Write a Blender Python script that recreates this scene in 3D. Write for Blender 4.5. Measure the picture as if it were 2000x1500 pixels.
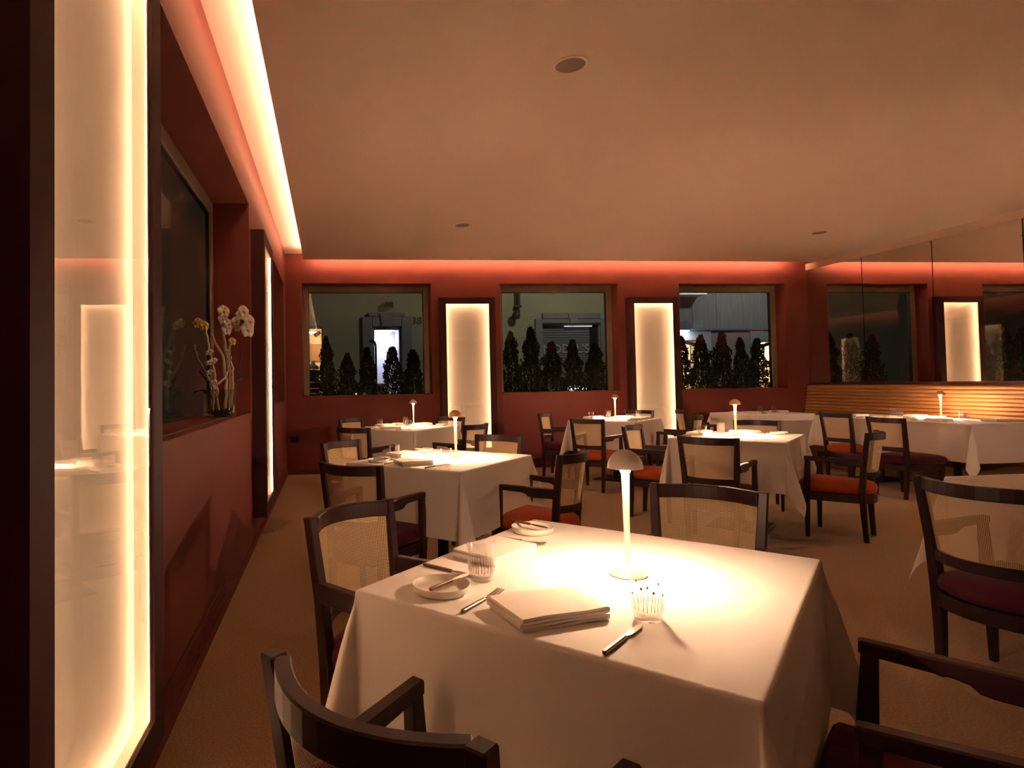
import bpy, bmesh, math, random
from mathutils import Vector, Matrix
R = math.radians
random.seed(7)
for o in list(bpy.data.objects): bpy.data.objects.remove(o)
sc = bpy.context.scene
COL = sc.collection

# ------------------------------------------------------------------ camera, world, exposure
def make_camera():
    yaw, pit, rol, f, cx, cy = 0.1019, 0.0289, -0.0165, 1180.5, 762.3, 717.4
    fw = Vector((math.sin(yaw)*math.cos(pit), math.cos(yaw)*math.cos(pit), math.sin(pit)))
    r = Vector((math.cos(yaw), -math.sin(yaw), 0)); u = r.cross(fw)
    r2 = r*math.cos(rol) + u*math.sin(rol); u2 = u*math.cos(rol) - r*math.sin(rol)
    cd = bpy.data.cameras.new('camera'); co = bpy.data.objects.new('camera', cd); COL.objects.link(co)
    m = Matrix((r2, u2, -fw)).transposed().to_4x4(); m.translation = (0, 0, 1.2)
    co.matrix_world = m
    cd.sensor_width = 36; cd.lens = f/2000*36
    cd.shift_x = (1000-cx)/2000; cd.shift_y = (cy-750)/2000
    cd.clip_start = 0.05; cd.clip_end = 200
    sc.camera = co
make_camera()
w = bpy.data.worlds.new('night'); sc.world = w; w.use_nodes = True
w.node_tree.nodes['Background'].inputs[0].default_value = (0.10, 0.12, 0.16, 1)
w.node_tree.nodes['Background'].inputs[1].default_value = 0.02
sc.view_settings.view_transform = 'Standard'; sc.view_settings.look = 'None'
sc.view_settings.exposure = 1.1; sc.view_settings.gamma = 1.0; sc.view_settings.use_curve_mapping = False
cy = sc.cycles
cy.use_denoising = True
cy.use_adaptive_sampling = True; cy.adaptive_threshold = 0.02
cy.max_bounces = 7; cy.diffuse_bounces = 4; cy.glossy_bounces = 3; cy.transmission_bounces = 4; cy.transparent_max_bounces = 14
cy.sample_clamp_indirect = 40.0; cy.caustics_reflective = False; cy.caustics_refractive = False

WARM = (1.0, 0.60, 0.36); LAMPC = (1.0, 0.62, 0.38)
P_COVE_L, P_COVE_B, P_BOX, P_LAMP = 33.0, 66.0, 38.0, 50.0
BEAM = {'lamp_white': (0.8, 1700.0, 95), 'lamp_gold': (11.5, 2750.0, 95)}   # watts down, glow of the collar added on the stem
def fill_light(name, loc, power, color, size):  # bare point source without a fixture, added to light the outside
    d = bpy.data.lights.new(name, 'POINT'); d.energy = power; d.color = color; d.shadow_soft_size = size
    o = bpy.data.objects.new(name, d); COL.objects.link(o); o.location = loc
fill_light('courtyard_fill_light', (7.6, 14.5, 6.5), 175, (1.0, 0.95, 0.78), 0.15)  # added out of view to brighten the facade across the courtyard
fill_light('grey_wall_fill_light', (10.0, 11.8, 4.6), 52, (0.95, 0.97, 1.0), 0.12)  # added to lift the dark front of the grey building
fill_light('left_yard_fill_light', (-5.0, 7.0, 5.0), 20, (1.0, 0.8, 0.55), 0.15)  # unseen fill added for the yard beyond the left windows

# room constants (metres, camera at x=0 y=0)
XL, XR, YB, YF = -0.5764, 7.158, 8.344, -7.0
ZC, ZU = 2.9035, 3.024
XD, YD = -0.3143, 8.154

# ------------------------------------------------------------------ materials
MATS = {}
def mat(name, col, rough=0.6, metal=0.0, spec=0.5, emit=None, estr=0.0, noise=None, bump=None, sheen=0.0, trans=0.0):
    m = bpy.data.materials.new(name); m.use_nodes = True; nt = m.node_tree; b = nt.nodes['Principled BSDF']
    b.inputs['Base Color'].default_value = (*col, 1); b.inputs['Roughness'].default_value = rough
    b.inputs['Metallic'].default_value = metal; b.inputs['Specular IOR Level'].default_value = spec
    if sheen: b.inputs['Sheen Weight'].default_value = sheen
    if trans: b.inputs['Transmission Weight'].default_value = trans
    if emit: b.inputs['Emission Color'].default_value = (*emit, 1); b.inputs['Emission Strength'].default_value = estr
    tc = None
    if noise or bump: tc = nt.nodes.new('ShaderNodeTexCoord')
    if noise:   # (scale xyz, amount)
        mp = nt.nodes.new('ShaderNodeMapping'); mp.inputs['Scale'].default_value = noise[0]
        n = nt.nodes.new('ShaderNodeTexNoise'); n.inputs['Scale'].default_value = 1; n.inputs['Detail'].default_value = 4
        nt.links.new(tc.outputs['Object'], mp.inputs[0]); nt.links.new(mp.outputs[0], n.inputs['Vector'])
        mx = nt.nodes.new('ShaderNodeMix'); mx.data_type = 'RGBA'
        a = noise[1]
        mx.inputs[6].default_value = (*[c*(1-a) for c in col], 1); mx.inputs[7].default_value = (*[min(1, c*(1+a)) for c in col], 1)
        nt.links.new(n.outputs['Fac'], mx.inputs[0]); nt.links.new(mx.outputs[2], b.inputs['Base Color'])
    if bump:    # (scale, strength, distance)
        n2 = nt.nodes.new('ShaderNodeTexNoise'); n2.inputs['Scale'].default_value = bump[0]; n2.inputs['Detail'].default_value = 3
        nt.links.new(tc.outputs['Object'], n2.inputs['Vector'])
        bp = nt.nodes.new('ShaderNodeBump'); bp.inputs['Strength'].default_value = bump[1]; bp.inputs['Distance'].default_value = bump[2]
        nt.links.new(n2.outputs['Fac'], bp.inputs['Height']); nt.links.new(bp.outputs[0], b.inputs['Normal'])
    MATS[name] = m; return m
mat('wall_red', (0.205, 0.048, 0.037), 0.62, spec=0.25, noise=((3, 3, 3), 0.08), bump=(220, 0.08, 0.001))
mat('frame_red', (0.055, 0.0125, 0.0140), 0.62, spec=0.3)
mat('ceiling', (0.84, 0.665, 0.535), 0.9, noise=((1.2, 1.2, 1.2), 0.03))
mat('cove_white', (0.86, 0.78, 0.68), 0.9)
mat('carpet', (0.42, 0.265, 0.135), 0.95, spec=0.1, noise=((110, 110, 110), 0.62), bump=(320, 0.6, 0.005), sheen=0.2)
mat('wood', (0.034, 0.0100, 0.0130), 0.42, noise=((14, 14, 3), 0.35))
mat('velvet_red', (0.54, 0.095, 0.030), 0.85, spec=0.15, sheen=0.10, noise=((18, 18, 18), 0.18))
mat('velvet_plum', (0.105, 0.016, 0.036), 0.85, spec=0.15, sheen=0.10, noise=((18, 18, 18), 0.18))
mat('cloth', (0.90, 0.86, 0.81), 0.85, spec=0.2, bump=(900, 0.10, 0.0005))
mat('napkin', (0.85, 0.79, 0.71), 0.9, spec=0.1, bump=(700, 0.15, 0.0005))
mat('porcelain', (0.80, 0.73, 0.64), 0.35, noise=((160, 160, 160), 0.10))
mat('steel', (0.42, 0.34, 0.28), 0.28, metal=1.0)
mat('handle', (0.17, 0.095, 0.055), 0.35, metal=0.7)
mat('lamp_white', (0.80, 0.74, 0.68), 0.45)
mat('lamp_gold', (0.72, 0.46, 0.16), 0.5, metal=0.55)
mat('black_metal', (0.018, 0.017, 0.017), 0.45, metal=0.3)
mat('black', (0.012, 0.011, 0.011), 0.5)
mat('bronze', (0.27, 0.195, 0.14), 0.45, metal=0.25)
mat('fabric', (0.80, 0.71, 0.60), 0.95, spec=0.05, noise=((90, 90, 14), 0.07), bump=(240, 0.25, 0.001))
mat('led', (1, 0.9, 0.75), 0.5, emit=WARM, estr=P_BOX)
mat('cove_led_left', (1, 0.9, 0.75), 0.5, emit=WARM, estr=P_COVE_L)
mat('cove_led_back', (1, 0.9, 0.75), 0.5, emit=WARM, estr=P_COVE_B)
mat('lamp_led', (1, 0.9, 0.75), 0.5, emit=LAMPC, estr=P_LAMP)
for k_, (b_, d_, a_) in BEAM.items(): mat('glow_collar_'+k_, (1, 0.9, 0.75), 0.5, emit=LAMPC, estr=d_)
mat('banquette', (0.46, 0.22, 0.080), 0.5)
mat('seat_pattern', (0.20, 0.085, 0.06), 0.9, noise=((70, 70, 70), 0.6))
mat('tan_base', (0.40, 0.235, 0.10), 0.6)
mat('mirror', (0.86, 0.80, 0.74), 0.005, metal=1.0)
mat('speaker_grille', (0.24, 0.165, 0.115), 0.7)
mat('leaf_dark', (0.060, 0.085, 0.022), 0.7, noise=((9, 9, 9), 0.5))
mat('bark', (0.10, 0.06, 0.035), 0.9)
mat('facade', (0.36, 0.35, 0.23), 0.9, noise=((0.6, 0.6, 0.6), 0.10))
mat('stone_grey', (0.22, 0.23, 0.25), 0.85, noise=((5, 5, 5), 0.12))
mat('concrete', (0.30, 0.29, 0.26), 0.9, noise=((22, 22, 2), 0.30), bump=(60, 0.4, 0.01))
mat('stone_blue', (0.33, 0.36, 0.40), 0.9, noise=((26, 26, 26), 0.45))
mat('shutter', (0.20, 0.20, 0.205), 0.6)
mat('paving', (0.12, 0.11, 0.10), 0.9, noise=((4, 4, 4), 0.2))
mat('pipe_dark', (0.03, 0.03, 0.032), 0.6)
mat('room_white', (0.85, 0.85, 0.88), 0.8)
mat('room_lilac', (0.55, 0.45, 0.72), 0.8)
mat('room_warm', (0.85, 0.68, 0.48), 0.8)
mat('wood_light', (0.42, 0.23, 0.10), 0.6, noise=((3, 3, 30), 0.2))
mat('tube_cool', (1, 1, 1), 0.5, emit=(0.82, 0.88, 1.0), estr=9.0)
mat('tube_dim', (1, 1, 1), 0.5, emit=(0.85, 0.9, 1.0), estr=0.28)
mat('bulb_warm', (1, 1, 1), 0.5, emit=(1.0, 0.82, 0.58), estr=9.0)
mat('bulb_cool', (1, 1, 1), 0.5, emit=(0.95, 0.96, 1.0), estr=30.0)
mat('sign_grey', (0.50, 0.51, 0.52), 0.6)
mat('number_dark', (0.10, 0.095, 0.07), 0.7)
mat('garment', (0.020, 0.022, 0.035), 0.8)
mat('garment_trim', (0.75, 0.72, 0.65), 0.8)
mat('orange_panel', (0.75, 0.30, 0.04), 0.6)
mat('branch_white', (0.72, 0.60, 0.49), 0.95, bump=(160, 0.9, 0.004))
mat('petal_white', (0.85, 0.80, 0.70), 0.7, sheen=0.2)
mat('petal_yellow', (0.66, 0.52, 0.14), 0.7)
mat('petal_heart', (0.70, 0.42, 0.10), 0.7)
mat('stem_green', (0.055, 0.060, 0.020), 0.6)
mat('leaf_green', (0.050, 0.070, 0.022), 0.45)
mat('drip_red', (0.34, 0.028, 0.014), 0.4)
mat('drip_grey', (0.24, 0.20, 0.15), 0.5)
mat('dot_dark', (0.11, 0.012, 0.016), 0.35)
mat('water', (0.9, 0.9, 0.85), 0.02)

def glassmat(name, ior, tint, rough=0.01):
    m = bpy.data.materials.new(name); m.use_nodes = True; nt = m.node_tree; nt.nodes.clear()
    out = nt.nodes.new('ShaderNodeOutputMaterial'); mx = nt.nodes.new('ShaderNodeMixShader')
    fr = nt.nodes.new('ShaderNodeFresnel')       # thin sheet: the same reflectance on both of its faces
    ge = nt.nodes.new('ShaderNodeNewGeometry'); mr = nt.nodes.new('ShaderNodeMapRange'); mr.inputs['To Min'].default_value = ior; mr.inputs['To Max'].default_value = 1/ior
    nt.links.new(ge.outputs['Backfacing'], mr.inputs['Value']); nt.links.new(mr.outputs['Result'], fr.inputs[0])
    tr = nt.nodes.new('ShaderNodeBsdfTransparent'); tr.inputs[0].default_value = (*tint, 1)
    gl = nt.nodes.new('ShaderNodeBsdfGlossy'); gl.inputs['Roughness'].default_value = rough; gl.inputs[0].default_value = (1, 1, 1, 1)
    nt.links.new(fr.outputs[0], mx.inputs[0]); nt.links.new(tr.outputs[0], mx.inputs[1]); nt.links.new(gl.outputs[0], mx.inputs[2])
    nt.links.new(mx.outputs[0], out.inputs[0]); MATS[name] = m
glassmat('pane', 1.45, (0.96, 0.97, 0.96))
glassmat('tumbler', 1.60, (0.93, 0.925, 0.92))
glassmat('vase_glass', 1.40, (0.86, 0.87, 0.82))

def canemat():
    m = bpy.data.materials.new('cane'); m.use_nodes = True; nt = m.node_tree; b = nt.nodes['Principled BSDF']
    b.inputs['Base Color'].default_value = (0.84, 0.60, 0.34, 1); b.inputs['Roughness'].default_value = 0.55
    uv = nt.nodes.new('ShaderNodeUVMap'); sep = nt.nodes.new('ShaderNodeSeparateXYZ'); nt.links.new(uv.outputs[0], sep.inputs[0])
    def math_(op, a, bval=None, link=None):
        n = nt.nodes.new('ShaderNodeMath'); n.operation = op; nt.links.new(a, n.inputs[0])
        if link is not None: nt.links.new(link, n.inputs[1])
        elif bval is not None: n.inputs[1].default_value = bval
        return n.outputs[0]
    hs = []
    for i in (0, 1):      # UVs are in metres, weave pitch 5 mm
        s = math_('MULTIPLY', sep.outputs[i], 200.0); fr = math_('FRACT', s); hs.append(math_('GREATER_THAN', fr, 0.40))
    hole = math_('MULTIPLY', hs[0], link=hs[1])
    inv = nt.nodes.new('ShaderNodeMath'); inv.operation = 'SUBTRACT'; inv.inputs[0].default_value = 1.0; nt.links.new(hole, inv.inputs[1])
    nt.links.new(inv.outputs[0], b.inputs['Alpha']); MATS['cane'] = m
canemat()

# ------------------------------------------------------------------ mesh helpers
class MB:
    def __init__(s): s.v = []; s.f = []; s.uv = None
    def add(s, vs, fs):
        n = len(s.v); s.v += [tuple(p) for p in vs]; s.f += [tuple(i+n for i in f) for f in fs]; return s
    def box(s, a, b):
        x0, y0, z0 = a; x1, y1, z1 = b
        return s.add([(x0,y0,z0),(x1,y0,z0),(x1,y1,z0),(x0,y1,z0),(x0,y0,z1),(x1,y0,z1),(x1,y1,z1),(x0,y1,z1)],
                     [(0,3,2,1),(4,5,6,7),(0,1,5,4),(1,2,6,5),(2,3,7,6),(3,0,4,7)])
    def loft(s, rings, cap=True, close=True):
        n = len(rings[0]); vs = [p for r in rings for p in r]; fs = []
        for i in range(len(rings)-1):
            for j in range(n if close else n-1):
                k = (j+1) % n
                fs.append((i*n+j, i*n+k, (i+1)*n+k, (i+1)*n+j))
        if cap: fs.append(tuple(reversed(range(n)))); fs.append(tuple((len(rings)-1)*n+j for j in range(n)))
        return s.add(vs, fs)
    def leg(s, pts):        # pts: (x,y,z,w,d)
        return s.loft([[(x-w/2,y-d/2,z),(x+w/2,y-d/2,z),(x+w/2,y+d/2,z),(x-w/2,y+d/2,z)] for x,y,z,w,d in pts])
    def rail(s, pts, t):    # plan path pts: (x,y,z0,z1); thickness t
        rings = []
        for i,(x,y,z0,z1) in enumerate(pts):
            a = pts[max(0,i-1)]; b = pts[min(len(pts)-1,i+1)]
            d = Vector((b[0]-a[0], b[1]-a[1])).normalized(); n = Vector((-d.y, d.x))*t/2
            rings.append([(x-n.x,y-n.y,z0),(x+n.x,y+n.y,z0),(x+n.x,y+n.y,z1),(x-n.x,y-n.y,z1)])
        return s.loft(rings)
    def prism(s, poly, axis, a, b):   # poly of 2-D points; extruded along axis from a to b
        def P(p, t): return {0:(t,p[0],p[1]), 1:(p[0],t,p[1]), 2:(p[0],p[1],t)}[axis]
        return s.loft([[P(p,a) for p in poly],[P(p,b) for p in poly]])
    def tube(s, path, rad, n=8, cap=True):
        path = [Vector(p) for p in path]; rings = []; up = Vector((0.3,0.2,1)).normalized()
        for i,p in enumerate(path):
            t = (path[min(i+1,len(path)-1)]-path[max(i-1,0)]).normalized()
            a = t.cross(up)
            if a.length < 1e-3: a = t.cross(Vector((1,0,0)))
            a.normalize(); b = t.cross(a); r = rad[i] if isinstance(rad,(list,tuple)) else rad
            rings.append([p+a*r*math.cos(2*math.pi*k/n)+b*r*math.sin(2*math.pi*k/n) for k in range(n)])
        return s.loft(rings, cap)
    def lathe(s, prof, n=32, c=(0,0,0), loop=False):
        rings = [[(c[0]+r*math.cos(2*math.pi*k/n), c[1]+r*math.sin(2*math.pi*k/n), c[2]+z) for k in range(n)] for r,z in prof]
        if loop: rings.append(rings[0])
        return s.loft(rings, cap=not loop)
    def obj(s, name, m, parent=None, smooth=False, bevel=0, auto=None, recalc=True):
        me = bpy.data.meshes.new(name); me.from_pydata(s.v, [], s.f)
        bm = bmesh.new(); bm.from_mesh(me)
        if recalc: bmesh.ops.recalc_face_normals(bm, faces=bm.faces)
        if bevel:
            ed = [e for e in bm.edges if len(e.link_faces) == 2 and e.calc_face_angle(0) > 0.7]
            bmesh.ops.bevel(bm, geom=ed, offset=bevel, segments=1, affect='EDGES', clamp_overlap=True)
        bm.to_mesh(me); bm.free()
        if smooth:
            me.polygons.foreach_set('use_smooth', [True]*len(me.polygons))
            if auto: me.set_sharp_from_angle(angle=R(auto))
        me.materials.append(MATS[m])
        o = bpy.data.objects.new(name, me); COL.objects.link(o)
        if parent: o.parent = parent
        return o
def empty(name, loc=(0,0,0), rz=0):
    o = bpy.data.objects.new(name, None); COL.objects.link(o); o.location = loc; o.rotation_euler = (0,0,rz); o.empty_display_size = 0.05; return o
def tag(o, label, cat, group=None, kind=None):
    o['label'] = label; o['category'] = cat
    if group: o['group'] = group
    if kind: o['kind'] = kind
    return o
def struct(o): o['kind'] = 'structure'; return o
def clone(root, loc, rz, label, group=None):
    def cp(o, par):
        c = o.copy(); COL.objects.link(c); c.parent = par
        for ch in o.children: cp(ch, c)
        return c
    r = cp(root, None); r.location = loc; r.rotation_euler = (0,0,rz); r['label'] = label
    if group: r['group'] = group
    return r

# ------------------------------------------------------------------ room shell
struct(MB().box((XL-0.35, YF-0.2, -0.08), (XR+0.3, YB+0.3, 0)).obj('floor', 'carpet'))
T = 0.30
ZS_L, ZT_L, ZS, ZT = 1.014, 2.567, 1.064, 2.614
def wall_left():
    m = MB(); wins = [(1.98, 4.552), (5.60, 8.033), (-3.6, -1.2)]; wins.sort()
    y = YF
    for a, b in wins:
        m.box((XL-T, y, 0), (XL, a, 3.2)); m.box((XL-T, a, 0), (XL, b, ZS_L)); m.box((XL-T, a, ZT_L), (XL, b, 3.2)); y = b
    m.box((XL-T, y, 0), (XL, YB, 3.2))
    return struct(m.obj('wall_left', 'wall_red'))
WL = wall_left()
BW = [(-0.35, 1.442), (2.435, 4.182), (5.123, 6.794)]
def wall_back():
    m = MB(); x = XL-T
    for a, b in BW:
        m.box((x, YB, 0), (a, YB+T, 3.2)); m.box((a, YB, 0), (b, YB+T, ZS)); m.box((a, YB, ZT), (b, YB+T, 3.2)); x = b
    m.box((x, YB, 0), (XR+0.3, YB+T, 3.2))
    return struct(m.obj('wall_back', 'wall_red'))
WB = wall_back()
struct(MB().box((XR, YF, 0), (XR+0.3, YB, 3.2)).obj('wall_right', 'wall_red'))
struct(MB().box((XL-T, YF-0.2, 0), (XR+0.3, YF, 3.2)).obj('wall_front', 'wall_red'))
# raised slab over the coves and the dropped ceiling that leaves a slot along the left and back walls
struct(MB().box((XL-T, YF-0.2, ZU), (XR+0.3, YB+0.3, ZU+0.18)).obj('ceiling', 'cove_white'))
cl = MB().box((XD, YF, ZC), (XR, YD, ZC+0.028)).obj('ceiling', 'ceiling'); struct(cl)
struct(MB().box((XL, YF, 0), (XL+0.012, YB, 0.055)).obj('baseboard_left', 'wall_red'))
struct(MB().box((XL+0.012, YB-0.012, 0), (XR, YB, 0.055)).obj('baseboard_back', 'wall_red'))
# wall panels under the windows with fine joints (parts of the walls)
for a, b in BW:
    MB().box((a, YB-0.004, 0.056), (b, YB, ZS-0.002)).obj('panel', 'wall_red', WB)
for a, b in ((1.98, 4.552), (5.60, 8.033)):
    MB().box((XL, a, 0.056), (XL+0.004, b, ZS_L-0.002)).obj('panel', 'wall_red', WL)
MB().box((XL+0.03, YB-0.004, 0.056), (-0.372, YB, 0.40)).obj('panel', 'wall_red', WB)

# windows: frame bars and pane, set back in the reveals
def window_back(i, a, b):
    y0 = YB+0.20; e = empty('window_%d' % i, ((a+b)/2, y0, ZS)); struct(e)
    cx = (a+b)/2; hw = (b-a)/2; h = ZT-ZS
    fw = 0.082
    for (p, q) in (((-hw, 0, 0), (-hw+fw, 0.07, h)), ((hw-fw, 0, 0), (hw, 0.07, h)), ((-hw+fw, 0, h-fw-0.015), (hw-fw, 0.07, h))):
        MB().box(p, q).obj('frame', 'bronze', e, bevel=0.006)
    for (p, q) in (((-hw+fw, 0.012, 0), (-hw+fw+0.006, 0.06, h-fw-0.015)), ((hw-fw-0.006, 0.012, 0), (hw-fw, 0.06, h-fw-0.015)), ((-hw+fw, 0.012, h-fw-0.021), (hw-fw, 0.06, h-fw-0.015))):
        MB().box(p, q).obj('gasket', 'black', e)
    MB().box((-hw+fw, 0.03, 0), (hw-fw, 0.036, h-fw-0.015)).obj('glass_pane', 'pane', e)
for i, (a, b) in enumerate(BW): window_back(i+1, a, b)
def window_left(i, a, b):
    x0 = XL-0.26; e = empty('window_%d' % i, (x0, (a+b)/2, ZS_L)); struct(e)
    hw = (b-a)/2; h = ZT_L-ZS_L; fw = 0.10
    for (p, q) in (((-0.04, -hw, 0), (0, -hw+fw, h)), ((-0.04, hw-fw, 0), (0, hw, h)), ((-0.04, -hw+fw, h-fw), (0, hw-fw, h))):
        MB().box(p, q).obj('frame', 'bronze', e, bevel=0.006)
    for (p, q) in (((-0.035, hw-fw-0.012, 0), (-0.01, hw-fw, h-fw)), ((-0.035, -hw+fw, h-fw-0.012), (-0.01, hw-fw, h-fw))):
        MB().box(p, q).obj('gasket', 'black', e)
    MB().box((-0.026, -hw+fw, 0), (-0.020, hw-fw, h-fw)).obj('glass_pane', 'pane', e)
window_left(4, 1.98, 4.552); window_left(5, 5.60, 8.033); window_left(6, -3.6, -1.2)

# vents: slotted grilles in the sill and low in the walls
def grille(name, label, loc, size, axis, n):
    e = empty(name, loc); tag(e, label, 'vent')
    L, D, H = size
    if axis == 'sill':
        MB().box((-D/2, -L/2, 0), (D/2, L/2, 0.0015)).obj('backing', 'black', e)
        for k in range(n):
            x = -D/2 + D*(k+0.5)/n; MB().box((x-D/n*0.32, -L/2, 0.0015), (x+D/n*0.32, L/2, 0.006)).obj('slat', 'wall_red', e)
    elif axis == 'left':
        MB().box((0, -L/2, 0), (0.0015, L/2, H)).obj('backing', 'black', e)
        for k in range(n):
            z = H*(k+0.5)/n; MB().box((0.0015, -L/2, z-H/n*0.32), (0.005, L/2, z+H/n*0.32)).obj('slat', 'wall_red', e)
    else:
        MB().box((-L/2, -0.0015, 0), (L/2, 0, H)).obj('backing', 'black', e)
        for k in range(n):
            z = H*(k+0.5)/n; MB().box((-L/2, -0.005, z-H/n*0.32), (L/2, -0.0015, z+H/n*0.32)).obj('slat', 'wall_red', e)
grille('sill_vent', 'slotted vent let into the red sill beside the orchid vase', (XL-0.10, 3.0, ZS_L), (1.5, 0.09, 0), 'sill', 8)
grille('floor_vent', 'slotted red vent low on the left wall below the orchid window', (XL+0.004, 2.72, 0.065), (1.35, 0, 0.11), 'left', 6)
grille('wall_vent', 'slotted dark vent low in the back wall under the leftmost window', (0.62, YB-0.004, 0.07), (1.5, 0, 0.15), 'back', 7)
grille('wall_vent', 'slotted dark vent low in the back wall under the middle window', (3.30, YB-0.004, 0.07), (1.55, 0, 0.15), 'back', 7)
grille('wall_vent', 'slotted dark vent low in the back wall under the window nearest the mirror', (5.96, YB-0.004, 0.07), (1.5, 0, 0.15), 'back', 7)
e = tag(empty('wall_socket', (-0.47, YB, 0.475)), 'black wall socket in the corner below the leftmost window', 'socket')
MB().box((-0.06, -0.008, -0.04), (0.06, 0, 0.04)).obj('plate', 'black', e, bevel=0.003)
for x in (-0.03, 0.0, 0.03): MB().box((x-0.011, -0.011, -0.022), (x+0.011, -0.008, 0.022)).obj('outlet', 'black_metal', e)

# cove light strips behind the lip of the dropped ceiling
tag(MB().box((XD+0.012, YF+0.1, ZC+0.031), (XD+0.016, YD-0.2, ZC+0.043)).obj('cove_light_strip', 'cove_led_left'), 'warm light strip hidden in the ceiling slot along the left wall', 'light strip')
tag(MB().box((XD+0.12, YD-0.016, ZC+0.031), (XR-0.35, YD-0.012, ZC+0.043)).obj('cove_light_strip', 'cove_led_back'), 'warm light strip hidden in the ceiling slot along the back wall', 'light strip')

# lit fabric wall panels
def lightbox(label, origin, rz, w, z0, z1):
    """local: x along the panel, y out of the wall towards the room (-y is the wall)"""
    e = empty('light_panel', (origin[0], origin[1], z0), rz); tag(e, label, 'light panel', 'backlit fabric wall panels')
    h = z1-z0; hw = w/2; D = 0.10; B = 0.088
    MB().box((-hw, 0.0, 0), (hw, 0.012, h)).obj('back_board', 'frame_red', e)
    for (p, q) in (((-hw, 0.012, 0), (-hw+0.012, D, h)), ((hw-0.012, 0.012, 0), (hw, D, h)), ((-hw+0.012, 0.012, 0), (hw-0.012, D, 0.012)), ((-hw+0.012, 0.012, h-0.012), (hw-0.012, D, h))):
        MB().box(p, q).obj('side_board', 'frame_red', e)
    for (p, q) in (((-hw+0.012, D-0.014, 0.012), (-hw+B, D, h-0.012)), ((hw-B, D-0.014, 0.012), (hw-0.012, D, h-0.012)), ((-hw+B, D-0.014, 0.012), (hw-B, D, B)), ((-hw+B, D-0.014, h-B), (hw-B, D, h-0.012))):
        MB().box(p, q).obj('frame_bar', 'frame_red', e)
    g = B-0.040; x1 = hw-g; z1_ = h-g     # lit cavity reaches 40 mm behind the frame bars
    MB().box((-x1, 0.012, g), (x1, 0.034, z1_)).obj('fabric', 'fabric', e)
    for (p, q) in (((-x1-0.004, 0.012, g), (-x1, D-0.014, z1_)), ((x1, 0.012, g), (x1+0.004, D-0.014, z1_)), ((-x1, 0.012, g-0.004), (x1, D-0.014, g)), ((-x1, 0.012, z1_), (x1, D-0.014, z1_+0.004))):
        MB().box(p, q).obj('liner', 'fabric', e)
    ys = (0.077, 0.084)
    for (p, q) in (((-x1, ys[0], g+0.02), (-x1+0.003, ys[1], z1_-0.02)), ((x1-0.003, ys[0], g+0.02), (x1, ys[1], z1_-0.02)), ((-x1+0.02, ys[0], g), (x1-0.02, ys[1], g+0.003)), ((-x1+0.02, ys[0], z1_-0.003), (x1-0.02, ys[1], z1_))):
        MB().box(p, q).obj('led_strip', 'led', e)
    MB().box((-hw+B, D-0.010, B), (hw-B, D-0.005, h-B)).obj('glass_pane', 'pane', e)
    return e
lightbox('tall glowing fabric panel filling the left edge of the picture', (XL, 1.41), -math.pi/2, 0.775, 0.22, 2.40)
lightbox('tall glowing fabric panel on the left wall beyond the orchid vase', (XL, 5.02), -math.pi/2, 0.75, 0.22, 2.40)
lightbox('tall glowing fabric panel on the back wall between the leftmost and middle windows', (1.94, YB), math.pi, 0.785, 0.22, 2.40)
lightbox('tall glowing fabric panel on the back wall nearest the mirrors', (4.672, YB), math.pi, 0.765, 0.22, 2.40)

# mirrors on the right wall above the banquette
MZ0, MZ1 = 1.133, 2.809
ye = YB-0.006
ML = ['mirror panel in the far corner next to the back wall', 'mirror panel second from the back wall', 'mirror panel third from the back wall, cut by the picture edge', 'mirror panel nearest the viewer, out of the picture']
for k in range(4):
    ya = YB-0.012-0.947*(k+1)+0.006; yb = YB-0.012-0.947*k-0.006
    e = empty('wall_mirror', (XR, (ya+yb)/2, MZ0)); tag(e, ML[k], 'mirror', 'mirror panels over the banquette')
    hl = (yb-ya)/2
    MB().box((-0.018, -hl, 0), (0, hl, MZ1-MZ0)).obj('backing', 'black', e)
    MB().box((-0.022, -hl, 0), (-0.018, hl, MZ1-MZ0)).obj('glass', 'mirror', e)
struct(MB().box((XR-0.022, YB-9, MZ1+0.004), (XR, YB-0.002, ZC)).obj('trim_2', 'ceiling'))
struct(MB().box((XR-0.03, YB-3.85, MZ0-0.035), (XR, YB-0.004, MZ0)).obj('trim_1', 'frame_red'))

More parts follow.
